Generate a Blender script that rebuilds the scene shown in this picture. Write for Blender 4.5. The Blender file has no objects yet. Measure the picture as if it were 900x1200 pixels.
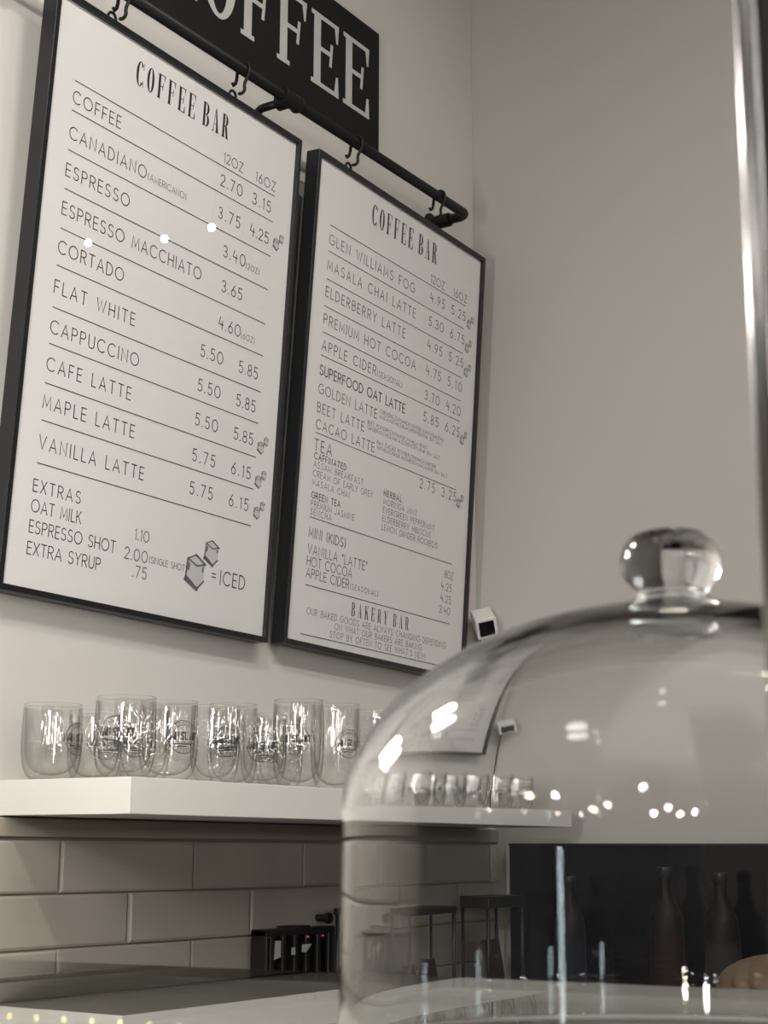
import bpy, bmesh, math, random
from mathutils import Matrix, Vector
random.seed(7)
SC = bpy.context.scene
COL = SC.collection
ZO = 1.36          # height of the wall datum above the floor

# ------------------------------------------------------------------ camera
def camera():
    yaw, pitch, roll = 0.9892, 0.2100, 0.0033
    f = Vector((math.sin(yaw)*math.cos(pitch), math.cos(yaw)*math.cos(pitch), math.sin(pitch)))
    r = Vector((math.cos(yaw), -math.sin(yaw), 0)); u = r.cross(f)
    c, s = math.cos(roll), math.sin(roll)
    r2 = c*r + s*u; u2 = -s*r + c*u
    cam = bpy.data.cameras.new('camera'); o = bpy.data.objects.new('camera', cam); COL.objects.link(o)
    m = Matrix((r2, u2, -f)).transposed().to_4x4(); m.translation = Vector((-2.9712, -1.712, ZO-0.0069))
    o.matrix_world = m
    cam.sensor_fit = 'VERTICAL'; cam.sensor_height = 24; cam.sensor_width = 18
    cam.lens = 24*1861.5/1200
    cam.clip_start = 0.02
    cam.dof.use_dof = True; cam.dof.focus_distance = 2.55; cam.dof.aperture_fstop = 11.5
    SC.camera = o
camera()

# ------------------------------------------------------------------ world, lights, exposure
W = bpy.data.worlds.new('room_air'); SC.world = W; W.use_nodes = True
W.node_tree.nodes['Background'].inputs[0].default_value = (0.80, 0.86, 1.0, 1)
W.node_tree.nodes['Background'].inputs[1].default_value = 0.10
SC.view_settings.view_transform = 'Standard'
SC.view_settings.look = 'None'
SC.view_settings.gamma = 1
SC.view_settings.use_curve_mapping = False
SC.view_settings.exposure = 0.12
SC.cycles.use_denoising = True
SC.cycles.max_bounces = 14; SC.cycles.transmission_bounces = 14; SC.cycles.glossy_bounces = 6
SC.cycles.transparent_max_bounces = 40; SC.cycles.diffuse_bounces = 4
SC.cycles.sample_clamp_indirect = 0.0
SC.cycles.caustics_refractive = False; SC.cycles.caustics_reflective = False

def area(name, loc, target, size, power, col=(1, .93, .84), size_y=None):
    l = bpy.data.lights.new(name, 'AREA'); l.energy = power; l.color = col; l.size = size
    if size_y: l.shape = 'RECTANGLE'; l.size_y = size_y
    else: l.shape = 'DISK'
    o = bpy.data.objects.new(name, l); COL.objects.link(o)
    o.location = loc
    o.rotation_euler = (Vector(target)-Vector(loc)).to_track_quat('-Z', 'Y').to_euler()
    return o
# broad soft fill added below the ceiling, not a known fixture; lamps follow further down
area('added_ceiling_fill', (-3.2, -3.0, ZO+2.37), (-3.2, -3.0, 0), 4.6, 36, (1, .96, .91), 3.6)

# ------------------------------------------------------------------ helpers
def tag(o, label=None, cat=None, group=None, kind=None):
    if label: o['label'] = label
    if cat: o['category'] = cat
    if group: o['group'] = group
    if kind: o['kind'] = kind
    return o
def empty(name, loc=(0, 0, 0), rz=0):
    o = bpy.data.objects.new(name, None); COL.objects.link(o); o.location = loc; o.rotation_euler = (0, 0, rz)
    o.empty_display_size = 0.05
    return o
class MB:
    def __init__(s): s.v = []; s.f = []; s.m = []
    def add(s, vs, fs, mi=0):
        b = len(s.v); s.v += [tuple(x) for x in vs]; s.f += [[b+i for i in q] for q in fs]; s.m += [mi]*len(fs)
    def box(s, x0, x1, y0, y1, z0, z1, mi=0, M=None):
        vs = [(x, y, z) for x in (x0, x1) for y in (y0, y1) for z in (z0, z1)]
        if M: vs = [M @ Vector(q) for q in vs]
        s.add(vs, [(0, 1, 3, 2), (4, 6, 7, 5), (0, 4, 5, 1), (2, 3, 7, 6), (0, 2, 6, 4), (1, 5, 7, 3)], mi)
    def tube(s, pts, r, n=10, cap=True, mi=0):
        pts = [Vector(q) for q in pts]; rings = []
        up = None
        for i, q in enumerate(pts):
            t = (pts[min(i+1, len(pts)-1)] - pts[max(i-1, 0)]).normalized()
            if up is None:
                up = Vector((0, 0, 1)) if abs(t.z) < .9 else Vector((1, 0, 0))
            a = (up - t*up.dot(t)).normalized(); up = a; b = t.cross(a)
            rr = r[i] if isinstance(r, (list, tuple)) else r
            rings.append([q + rr*(math.cos(2*math.pi*k/n)*a + math.sin(2*math.pi*k/n)*b) for k in range(n)])
        vs = [v for R in rings for v in R]; fs = []
        for i in range(len(rings)-1):
            for k in range(n):
                fs.append((i*n+k, i*n+(k+1) % n, (i+1)*n+(k+1) % n, (i+1)*n+k))
        if cap:
            fs.append(tuple(range(n))[::-1]); fs.append(tuple((len(rings)-1)*n+k for k in range(n)))
        s.add(vs, fs, mi)
    def lathe(s, prof, n=48, c=(0, 0, 0), mi=0, closed=False):
        vs = []; fs = []
        idx = []
        for (r, z) in prof:
            if r < 1e-6: idx.append([len(vs)]); vs.append((c[0], c[1], c[2]+z))
            else:
                b = len(vs); idx.append([b+k for k in range(n)])
                vs += [(c[0]+r*math.cos(2*math.pi*k/n), c[1]+r*math.sin(2*math.pi*k/n), c[2]+z) for k in range(n)]
        seq = list(range(len(prof)-1))
        pairs = [(i, i+1) for i in seq] + ([(len(prof)-1, 0)] if closed else [])
        for i, j in pairs:
            A, B = idx[i], idx[j]
            if len(A) == 1 and len(B) == 1: continue
            for k in range(n):
                if len(A) == 1: fs.append((A[0], B[(k+1) % n], B[k]))
                elif len(B) == 1: fs.append((A[k], A[(k+1) % n], B[0]))
                else: fs.append((A[k], A[(k+1) % n], B[(k+1) % n], B[k]))
        s.add(vs, fs, mi)
    def build(s, name, mat, parent=None, smooth=False, bevel=0, bseg=2, fixn=True):
        me = bpy.data.meshes.new(name); me.from_pydata(s.v, [], s.f); me.update()
        mats = mat if isinstance(mat, (list, tuple)) else [mat]
        for m in mats: me.materials.append(m)
        for p, mi in zip(me.polygons, s.m): p.material_index = mi; p.use_smooth = smooth
        if fixn:
            bm = bmesh.new(); bm.from_mesh(me); bmesh.ops.recalc_face_normals(bm, faces=bm.faces); bm.to_mesh(me); bm.free()
        o = bpy.data.objects.new(name, me); COL.objects.link(o)
        if parent: o.parent = parent
        if bevel:
            b = o.modifiers.new('bevel', 'BEVEL'); b.width = bevel; b.segments = bseg; b.limit_method = 'ANGLE'; b.angle_limit = math.radians(40)
            for p in me.polygons: p.use_smooth = True
            w = o.modifiers.new('wn', 'WEIGHTED_NORMAL'); w.keep_sharp = True
        return o

# ------------------------------------------------------------------ materials
def new_mat(name):
    m = bpy.data.materials.new(name); m.use_nodes = True
    nt = m.node_tree; nt.nodes.clear()
    out = nt.nodes.new('ShaderNodeOutputMaterial')
    return m, nt, out
def surf(name, col, rough=.5, metal=0, var=.06, scale=6, bump=0, bscale=60, spec=.5, coat=0):
    m, nt, out = new_mat(name)
    b = nt.nodes.new('ShaderNodeBsdfPrincipled'); nt.links.new(b.outputs[0], out.inputs[0])
    b.inputs['Roughness'].default_value = rough; b.inputs['Metallic'].default_value = metal
    b.inputs['Specular IOR Level'].default_value = spec
    b.inputs['Coat Weight'].default_value = coat; b.inputs['Coat Roughness'].default_value = .05
    tc = nt.nodes.new('ShaderNodeTexCoord')
    nz = nt.nodes.new('ShaderNodeTexNoise'); nz.inputs['Scale'].default_value = scale; nz.inputs['Detail'].default_value = 4
    nt.links.new(tc.outputs['Object'], nz.inputs['Vector'])
    mx = nt.nodes.new('ShaderNodeMix'); mx.data_type = 'RGBA'
    mx.inputs['A'].default_value = (*[c*(1-var) for c in col], 1); mx.inputs['B'].default_value = (*[min(1, c*(1+var)) for c in col], 1)
    nt.links.new(nz.outputs['Fac'], mx.inputs['Factor']); nt.links.new(mx.outputs['Result'], b.inputs['Base Color'])
    if bump:
        n2 = nt.nodes.new('ShaderNodeTexNoise'); n2.inputs['Scale'].default_value = bscale; n2.inputs['Detail'].default_value = 3
        nt.links.new(tc.outputs['Object'], n2.inputs['Vector'])
        bp = nt.nodes.new('ShaderNodeBump'); bp.inputs['Strength'].default_value = bump; bp.inputs['Distance'].default_value = .002
        nt.links.new(n2.outputs['Fac'], bp.inputs['Height']); nt.links.new(bp.outputs[0], b.inputs['Normal'])
    return m
def glow(name, col, strength):
    m, nt, out = new_mat(name)
    e = nt.nodes.new('ShaderNodeEmission'); e.inputs[0].default_value = (*col, 1); e.inputs[1].default_value = strength
    nt.links.new(e.outputs[0], out.inputs[0]); return m
def thin_glass(name, tint=(.985, .99, .985), edge=(.55, .57, .55), f0=.04, power=5, rough=0.0, edge_pow=3.0):
    """thin clear pane or thin glass wall: mirror-like at grazing angles, see-through face on"""
    m, nt, out = new_mat(name)
    lw = nt.nodes.new('ShaderNodeLayerWeight'); lw.inputs['Blend'].default_value = .5
    p = nt.nodes.new('ShaderNodeMath'); p.operation = 'POWER'; p.inputs[1].default_value = power
    nt.links.new(lw.outputs['Facing'], p.inputs[0])
    ma = nt.nodes.new('ShaderNodeMath'); ma.operation = 'MULTIPLY_ADD'; ma.inputs[1].default_value = 1-f0; ma.inputs[2].default_value = f0
    nt.links.new(p.outputs[0], ma.inputs[0])
    p2 = nt.nodes.new('ShaderNodeMath'); p2.operation = 'POWER'; p2.inputs[1].default_value = edge_pow
    nt.links.new(lw.outputs['Facing'], p2.inputs[0])
    mx = nt.nodes.new('ShaderNodeMix'); mx.data_type = 'RGBA'
    mx.inputs['A'].default_value = (*tint, 1); mx.inputs['B'].default_value = (*edge, 1)
    nt.links.new(p2.outputs[0], mx.inputs['Factor'])
    t = nt.nodes.new('ShaderNodeBsdfTransparent'); nt.links.new(mx.outputs['Result'], t.inputs[0])
    g = nt.nodes.new('ShaderNodeBsdfGlossy'); g.inputs['Roughness'].default_value = rough
    ms = nt.nodes.new('ShaderNodeMixShader')
    nt.links.new(ma.outputs[0], ms.inputs[0]); nt.links.new(t.outputs[0], ms.inputs[1]); nt.links.new(g.outputs[0], ms.inputs[2])
    nt.links.new(ms.outputs[0], out.inputs[0]); return m
def solid_glass(name, col=(1, 1, 1), ior=1.48):
    m, nt, out = new_mat(name)
    g = nt.nodes.new('ShaderNodeBsdfGlass'); g.inputs['Color'].default_value = (*col, 1); g.inputs['IOR'].default_value = ior
    g.inputs['Roughness'].default_value = 0
    nt.links.new(g.outputs[0], out.inputs[0]); return m

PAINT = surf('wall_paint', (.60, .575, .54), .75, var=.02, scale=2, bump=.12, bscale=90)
PAINT_SHADED = surf('shaded_wall_paint', (.50, .478, .45), .75, var=.02, scale=2, bump=.12, bscale=90)  # wall paint darkened to stand in for the right wall's shade
CEIL = surf('ceiling_paint', (.42, .40, .38), .9, var=.02)
FLOOR = surf('floor_concrete', (.22, .19, .16), .45, var=.2, scale=3)
DARKWALL = surf('charcoal_wall_paint', (.045, .045, .05), .7, var=.1)
FRAME = surf('black_frame_metal', (.012, .013, .015), .34, var=.1, scale=20, spec=.4)
PAPER = surf('white_poster_paper', (.80, .785, .775), .6, var=.008)
INK = surf('black_ink', (.018, .017, .016), .6, var=.05)
INK_SOFT = surf('dark_grey_ink', (.022, .021, .020), .6, var=.05)
PANE = thin_glass('poster_acrylic', (.985, .985, .985), (.9, .9, .9), .07)
SIGNBLACK = surf('chalkboard_black', (.011, .011, .012), .7, var=.25, scale=14, spec=.2)
SIGNWHITE = surf('hand_painted_white', (.50, .49, .475), .7, var=.1, scale=30)
PIPE = surf('black_iron_pipe', (.008, .008, .009), .45, spec=.3, var=.2, scale=40, bump=.1, bscale=200)
SHELFM = surf('white_shelf_laminate', (.72, .70, .66), .5, var=.015)
TILE = surf('glazed_tile', (.43, .39, .34), .34, var=.17, scale=9, bump=.35, bscale=22)
GROUT = surf('grout', (.27, .24, .205), .85, var=.1, scale=60)
TRIMM = surf('painted_trim', (.34, .305, .26), .6, var=.05)
GLASSWARE = thin_glass('drinking_glass', (.985, .985, .98), (.27, .27, .255), .08, 4.0, edge_pow=4.0)
LOGO = surf('printed_black', (.03, .03, .03), .5, var=.05)
DOME = solid_glass('clear_dome_glass', (.985, .99, .99))
CASEGLASS = thin_glass('case_top_glass', (.93, .95, .94), (.8, .84, .82), .08, 4.2)
CASEWHITE = surf('case_interior_white', (.74, .70, .63), .45, var=.02)
STEEL = surf('brushed_steel', (.42, .42, .41), .28, metal=1, var=.05, scale=50)
BLACKPL = surf('black_plastic', (.010, .010, .011), .4, var=.1)
BLACKGL = surf('black_gloss_panel', (.004, .004, .006), .10, var=.1, spec=.35)
WORKTOP = surf('grey_worktop', (.16, .15, .14), .3, var=.15, scale=30)
CABINET = surf('dark_cabinet_board', (.05, .045, .042), .5, var=.1)
WICKER = surf('brown_wicker', (.13, .088, .052), .6, var=.3, scale=60)
WHITEPL = surf('white_plastic', (.72, .71, .69), .4, var=.01)
PALE = surf('pale_grey_card', (.42, .42, .42), .6, var=.03)
BAG = surf('dark_coffee_bag', (.022, .013, .010), .5, var=.3, scale=20)
BOTTLE = surf('dark_bottle_glass', (.006, .005, .005), .5, var=.1, spec=.2)
BLABEL = surf('grey_bottle_label', (.022, .021, .02), .7, var=.1, spec=.2)
ICEG = surf('ice_print_grey', (.60, .60, .595), .6, var=.05)
ICED_ = surf('ice_print_dark', (.16, .16, .16), .6, var=.2, scale=90)
WARMBULB = glow('warm_bulb', (1, .86, .68), 110)
WHITEBULB = glow('white_bulb', (1, .97, .93), 110)
KITCHENBULB = glow('kitchen_bulb', (1, .98, .95), 75)
TUBEG = glow('added_tube', (.80, .95, 1.0), 16)
TUBEW = glow('added_counter_tube', (1, .96, .91), 230)
LEDM = glow('led_diode', (1, .84, .36), 7)
DISCG = glow('disc_lamp_diffuser', (1, .95, .88), 14)
REDLED = glow('red_indicator', (1, .12, .08), .45)

# ------------------------------------------------------------------ room shell
def struct(name, m, mat, **k): return tag(m.build(name, mat, **k), kind='structure')
def room():
    m = MB(); m.box(-2.9, 3.2, 0, .12, 0, ZO+2.4); struct('wall_back', m, PAINT)
    m = MB(); m.box(-7.2, -2.9005, 0, .12, 0, ZO+2.4); struct('wall_side', m, DARKWALL)
    m = MB(); m.box(0, .12, -.74, -.0005, 0, ZO+2.4); struct('wall_right', m, PAINT_SHADED)
    m = MB(); m.box(-7.3, -7.2, -6.2, .12, 0, ZO+2.4); struct('wall_left', m, DARKWALL)
    m = MB(); m.box(-7.2, 3.2, -6.3, -6.2, 0, ZO+2.4); struct('wall_front', m, DARKWALL)
    m = MB(); m.box(3.2, 3.3, -6.3, .12, 0, ZO+2.4); struct('wall_far', m, PAINT_SHADED)
    m = MB(); m.box(-7.3, 3.3, -6.3, .12, -.1, 0); struct('floor', m, FLOOR)
    m = MB(); m.box(-7.3, 3.3, -6.3, .12, ZO+2.4, ZO+2.5); struct('ceiling', m, CEIL)
room()

def tiles():
    """running-bond handmade tiles on a grout bed under the shelf, one setting piece"""
    tw, th, x0, ztop = .3011, .0772, -1.2415, ZO+.0070
    g = .0035
    m = MB(); m.box(-3.0, -.0005, -.006, -.0003, ZO-.33, ztop+.004, 1)
    for r in range(5):
        z1 = ztop - r*th - g/2; z0 = z1 - th + g
        off = (r % 2)*.5
        for i in range(-6, 5):
            a = x0 + (i+off)*tw + g/2; b = a + tw - g
            a = max(a, -3.0); b = min(b, -.001)
            if b - a < .01: continue
            d = .0115 + random.uniform(-.0012, .0012)
            j = lambda: random.uniform(-.0007, .0007)
            e = .0035
            back = [(a+j(), -.0055, z0+j()), (b+j(), -.0055, z0+j()), (b+j(), -.0055, z1+j()), (a+j(), -.0055, z1+j())]
            mid = [(q[0], -d+.002, q[2]) for q in back]
            tx, tz = random.uniform(-.001, .001), random.uniform(-.001, .001)
            fr = [(a+e, -d-tx, z0+e), (b-e, -d+tx, z0+e), (b-e, -d+tx+tz, z1-e), (a+e, -d-tx+tz, z1-e)]
            vs = back+mid+fr; fs = [(8, 9, 10, 11)]
            for k in range(4):
                n = (k+1) % 4
                fs += [(k, n, 4+n, 4+k), (4+k, 4+n, 8+n, 8+k)]
            m.add(vs, fs, 0)
    struct('trim_1', m, [TILE, GROUT])
    t = MB()
    t.box(-3.0, -.0005, -.014, -.0003, ZO+.0105, ZO+.0375)
    struct('trim_2', t, TRIMM, bevel=.002)
tiles()

# ------------------------------------------------------------------ stroke lettering
def arc(cx, cy, rx, ry, a0, a1, n=14):
    return [(cx+rx*math.cos(math.radians(a0+(a1-a0)*i/n)), cy+ry*math.sin(math.radians(a0+(a1-a0)*i/n))) for i in range(n+1)]
G = {}
G['A'] = (.72, [[(0, 0), (.36, 1), (.72, 0)], [(.12, .32), (.60, .32)]])
G['B'] = (.56, [[(0, 0), (0, 1), (.28, 1)] + arc(.28, .765, .235, .235, 90, -90) + [(0, .53)], [(.28, .53), (.29, .53)] + arc(.29, .265, .27, .265, 90, -90) + [(0, 0)]])
G['C'] = (.80, [arc(.46, .5, .46, .5, 48, 312, 24)])
G['D'] = (.66, [[(0, 0), (0, 1), (.18, 1)] + arc(.18, .5, .48, .5, 90, -90, 18) + [(0, 0)]])
G['E'] = (.46, [[(.46, 1), (0, 1), (0, 0), (.46, 0)], [(0, .52), (.42, .52)]])
G['F'] = (.46, [[(.46, 1), (0, 1), (0, 0)], [(0, .5), (.40, .5)]])
G['G'] = (.84, [arc(.46, .5, .46, .5, 46, 360, 26) + [(.56, .5)]])
G['H'] = (.62, [[(0, 0), (0, 1)], [(.62, 0), (.62, 1)], [(0, .5), (.62, .5)]])
G['I'] = (.04, [[(.02, 0), (.02, 1)]])
G['J'] = (.40, [[(.40, 1), (.40, .2)] + arc(.2, .2, .2, .2, 0, -180, 10)])
G['K'] = (.56, [[(0, 0), (0, 1)], [(.52, 1), (.02, .44)], [(.18, .62), (.56, 0)]])
G['L'] = (.42, [[(0, 1), (0, 0), (.42, 0)]])
G['M'] = (.78, [[(0, 0), (.06, 1), (.39, .18), (.72, 1), (.78, 0)]])
G['N'] = (.64, [[(0, 0), (0, 1), (.64, 0), (.64, 1)]])
G['O'] = (.94, [arc(.47, .5, .47, .5, 0, 360, 28)])
G['P'] = (.54, [[(0, 0), (0, 1), (.27, 1)] + arc(.27, .74, .27, .26, 90, -90) + [(0, .48)]])
G['Q'] = (.94, [arc(.47, .5, .47, .5, 0, 360, 28), [(.6, .25), (.9, -.05)]])
G['R'] = (.56, [[(0, 0), (0, 1), (.27, 1)] + arc(.27, .74, .27, .26, 90, -90) + [(0, .48)], [(.26, .48), (.56, 0)]])
G['S'] = (.56, [arc(.29, .755, .24, .245, 35, 270, 14) + arc(.28, .255, .27, .255, 90, -150, 14)])
G['T'] = (.58, [[(0, 1), (.58, 1)], [(.29, 1), (.29, 0)]])
G['U'] = (.60, [[(0, 1), (0, .3)] + arc(.3, .3, .3, .3, 180, 360, 12) + [(.6, 1)]])
G['V'] = (.68, [[(0, 1), (.34, 0), (.68, 1)]])
G['W'] = (.96, [[(0, 1), (.24, 0), (.48, .9), (.72, 0), (.96, 1)]])
G['X'] = (.60, [[(0, 1), (.6, 0)], [(.6, 1), (0, 0)]])
G['Y'] = (.60, [[(0, 1), (.3, .46), (.6, 1)], [(.3, .46), (.3, 0)]])
G['Z'] = (.58, [[(0, 1), (.58, 1), (0, 0), (.58, 0)]])
G['0'] = (.72, [arc(.36, .5, .36, .5, 0, 360, 24)])
G['1'] = (.12, [[(0, .86), (.12, 1), (.12, 0)]])
G['2'] = (.52, [arc(.26, .72, .26, .28, 165, -30, 14) + [(0, 0), (.52, 0)]])
G['3'] = (.54, [arc(.26, .76, .23, .24, 150, -90, 12), arc(.26, .26, .27, .26, 90, -150, 14)])
G['4'] = (.56, [[(.14, 1), (0, .40), (.56, .40)], [(.44, .70), (.44, 0)]])
G['5'] = (.52, [[(.48, 1), (.08, 1), (.05, .56)] + arc(.24, .31, .27, .31, 120, -145, 16)])
G['6'] = (.54, [[(.42, 1), (.06, .48)] + arc(.27, .29, .27, .29, 140, 500, 22)])
G['7'] = (.50, [[(0, 1), (.50, 1), (.14, 0)]])
G['8'] = (.54, [arc(.27, .76, .22, .24, -90, 270, 18), arc(.27, .26, .27, .26, 90, 450, 20)])
G['9'] = (.54, [arc(.27, .71, .27, .29, 0, 360, 22), [(.53, .66), (.14, 0)]])
G['.'] = (.06, [[(.0, .03), (.06, .03)]])
G[','] = (.06, [[(.05, .06), (.0, -.12)]])
G['('] = (.16, [arc(.30, .48, .28, .66, 130, 230, 8)])
G[')'] = (.16, [arc(-.14, .48, .28, .66, 50, -50, 8)])
G['='] = (.40, [[(0, .62), (.4, .62)], [(0, .36), (.4, .36)]])
G["'"] = (.04, [[(.03, 1), (.0, .78)]])
G['"'] = (.14, [[(.02, 1), (.0, .78)], [(.14, 1), (.12, .78)]])
G['!'] = (.06, [[(.03, 1), (.03, .28)], [(.0, .03), (.06, .03)]])
G[' '] = (.34, [])

def ribbon(pts, w):
    """quads along a polyline with mitred joints"""
    out = []
    n = len(pts)
    closed = n > 3 and math.dist(pts[0], pts[-1]) < 1e-5
    L = []
    for i in range(n):
        a = pts[i-1] if i > 0 else (pts[-2] if closed else None)
        b = pts[i+1] if i < n-1 else (pts[1] if closed else None)
        def nd(p, q):
            d = (q[0]-p[0], q[1]-p[1]); l = math.hypot(*d) or 1; return (d[0]/l, d[1]/l)
        d1 = nd(a, pts[i]) if a else None; d2 = nd(pts[i], b) if b else None
        d1 = d1 or d2; d2 = d2 or d1
        n1 = (-d1[1], d1[0]); n2 = (-d2[1], d2[0])
        k = 1 + n1[0]*n2[0] + n1[1]*n2[1]
        if k < .35: k = .35
        mx, my = (n1[0]+n2[0])/k, (n1[1]+n2[1])/k
        p = pts[i]
        if a is None: p = (p[0]-d2[0]*w*.5, p[1]-d2[1]*w*.5)
        if b is None: p = (p[0]+d1[0]*w*.5, p[1]+d1[1]*w*.5)
        L.append(((p[0]+mx*w/2, p[1]+my*w/2), (p[0]-mx*w/2, p[1]-my*w/2)))
    for i in range(n-1):
        out.append((L[i][1], L[i+1][1], L[i+1][0], L[i][0]))
    return out
def text_quads(s, u0, u1, base, h, w):
    """stroke text from u0 to u1 on baseline 'base' (v grows downward); returns quads in (u, v)"""
    s = s.upper(); ws = [G[c][0]*h for c in s]
    tot = sum(ws); sx = 1.0
    sp = (u1-u0-tot)/max(1, len(s)-1)
    if sp < .23*h and len(s) > 1:
        sp = .23*h; sx = (u1-u0-sp*(len(s)-1))/tot
        if sx < .62:
            sx = .62; sp = (u1-u0-tot*sx)/(len(s)-1)
    x = u0; out = []
    for c, cw in zip(s, ws):
        for st in G[c][1]:
            pts = [(x+a*h*sx, base-b*h) for a, b in st]
            out += ribbon(pts, w)
        x += cw*sx + sp
    return out

# -------- high-contrast display capitals (thick stems, hairline arms)
def disp(c, w, t, hair, ser):
    """polygons for one display capital in a box w wide and 1 high; t stem, hair thin stroke, ser serif length"""
    P = []
    def rect(x0, x1, y0, y1): P.append([(x0, y0), (x1, y0), (x1, y1), (x0, y1)])
    def stem(x, y0=0, y1=1, s0=True, s1=True):
        rect(x, x+t, y0, y1)
        if s0: rect(x-ser, x+t+ser, y0, y0+hair)
        if s1: rect(x-ser, x+t+ser, y1-hair, y1)
    def ring(cx, cy, rx, ry, a0, a1, tr=None, n=26, both=True):
        tr = tr or t
        for i in range(n):
            q = []
            for a in (a0+(a1-a0)*i/n, a0+(a1-a0)*(i+1)/n):
                r = math.radians(a); q.append(((cx+rx*math.cos(r), cy+ry*math.sin(r)), (cx+(rx-tr)*math.cos(r), cy+(ry-hair)*math.sin(r))))
            P.append([q[0][0], q[1][0], q[1][1], q[0][1]])
    def tri(x, y0, y1, d): P.append([(x, y0), (x, y1), (x-d, y0 if abs(y0-.5) > abs(y1-.5) else y1), (x-d, y0)])
    if c == 'C':
        ring(w*.52, .5, w*.52, .5, 40, 320)
        rect(w*.93, w*.93+hair*.8, .70, .98); rect(w*.93, w*.93+hair*.8, .02, .28)
    elif c == 'O':
        ring(w*.5, .5, w*.5, .5, 0, 360, n=36)
    elif c in 'FE':
        stem(ser, s1=True, s0=(c == 'F' or True))
        rect(ser, w, 1-hair, 1); P.append([(w, 1), (w-.02, .74), (w-hair*.9, .74), (w-.16*w, 1-hair*.6)])
        rect(ser+t, w*.74, .5, .5+hair); P.append([(w*.74, .36), (w*.74+hair*.5, .68), (w*.74-hair*.4, .68), (w*.74-hair*.9, .36)])
        if c == 'E':
            rect(ser, w, 0, hair); P.append([(w-.16*w, hair*.6), (w-hair*.9, .28), (w-.01, .28), (w+.01, 0)])
    elif c == 'B':
        stem(ser); rect(ser, w*.55, 1-hair, 1); rect(ser, w*.55, .5, .5+hair); rect(ser, w*.55, 0, hair)
        ring(w*.52, .75, w*.42, .25, 90, -90); ring(w*.52, .26, w*.48, .26, 90, -90)
    elif c == 'A':
        P.append([(w*.44, 1), (w*.56, 1), (w*.98, 0), (w*.98-t*1.15, 0)])
        P.append([(w*.50, 1), (w*.50-hair, .92), (w*.10, 0), (w*.10+hair, 0)])
        rect(w*.24, w*.70, .32, .32+hair*.8); rect(-.02, w*.26, 0, hair); rect(w*.98-t*1.5, w*1.04, 0, hair)
    elif c == 'R':
        stem(ser); rect(ser, w*.5, 1-hair, 1); rect(ser, w*.5, .48, .48+hair)
        ring(w*.48, .745, w*.42, .255, 90, -90)
        P.append([(w*.45, .5), (w*.45+t, .5), (w*.98, 0), (w*.98-t, 0)]); rect(w*.98-t, w*1.06, 0, hair)
    elif c == 'K':
        stem(ser); P.append([(w*.86, 1), (w*.86+hair, 1), (ser+t, .38), (ser+t-hair, .38)])
        P.append([(w*.42, .60), (w*.42+t, .66), (w*1.0, 0), (w*1.0-t*1.1, 0)])
        rect(w*.68, w*1.02, 1-hair, 1); rect(w*.78, w*1.06, 0, hair)
    elif c == 'Y':
        P.append([(0, 1), (t*1.1, 1), (w*.55+t*.35, .42), (w*.55-t*.65, .42)])
        P.append([(w*.95, 1), (w*.95-hair, 1), (w*.52, .42), (w*.52+hair*1.4, .42)])
        rect(w*.5-t*.5, w*.5+t*.5, 0, .5); rect(w*.5-t*.5-ser, w*.5+t*.5+ser, 0, hair)
        rect(-ser, t+ser, 1-hair, 1); rect(w*.74, w*1.04, 1-hair, 1)
    return P
def disp_polys(s, u0, u1, base, h, wr, t, hair, ser):
    """wr: letter width / height. evenly spread between u0 and u1"""
    n = len(s); adv = [(.45 if c == ' ' else 1.0) for c in s]
    tot = sum(adv[:-1]); step = ((u1-u0)-wr*h)/tot
    x = u0; out = []
    for c, a in zip(s, adv):
        if c != ' ':
            for p in disp(c, wr, t, hair, ser): out.append([(x+q[0]*h, base-q[1]*h) for q in p])
        x += step*a
    return out

def planar(polys, name, mat, parent, y, ox, oz, layers=1):
    """flat print: (u,v) millimetres on a sheet -> local x,z metres at depth y, facing -y"""
    m = MB()
    for p in polys:
        vs = [(q[0]/1000+ox, y, oz-q[1]/1000) for q in p]
        m.add(vs, [tuple(range(len(vs)))])
    me_o = m.build(name, mat, parent, fixn=False)
    return me_o

# ------------------------------------------------------------------ menu boards
BW, BH = .63, .934
def ice_icon(u, v, s):
    """printed pair of ice cubes: returns (grey polys, dark polys)"""
    g, d = [], []
    def cube(cx, cy, k):
        hexa = [(-.42, -.38), (-.02, -.55), (.46, -.30), (.42, .26), (.10, .55), (-.48, .30)]
        P = [(cx+a*k, cy+b*k) for a, b in hexa]
        g.append(P)
        w = k*.085
        for i in range(6):
            if i in (2,): continue
            d.extend(ribbon([P[i], P[(i+1) % 6]], w*(.6, .9, .5, .8, 1.6, .9)[i]))
        d.extend(ribbon([P[0], (cx+.04*k, cy-.20*k), P[2]], w*.7)); 
        d.append([(cx-.46*k, cy+.16*k), (cx-.1*k, cy+.36*k), (cx+.08*k, cy+.52*k), (cx-.46*k, cy+.28*k)])
        d.append([(cx-.40*k, cy-.30*k), (cx-.28*k, cy-.22*k), (cx-.34*k, cy+.02*k), (cx-.42*k, cy-.02*k)])
        d.append([(cx+.30*k, cy-.18*k), (cx+.40*k, cy-.24*k), (cx+.38*k, cy-.02*k), (cx+.33*k, cy-.02*k)])
    cube(u-.22*s, v+.20*s, .62*s); cube(u+.24*s, v-.26*s, .46*s)
    return g, d
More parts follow.
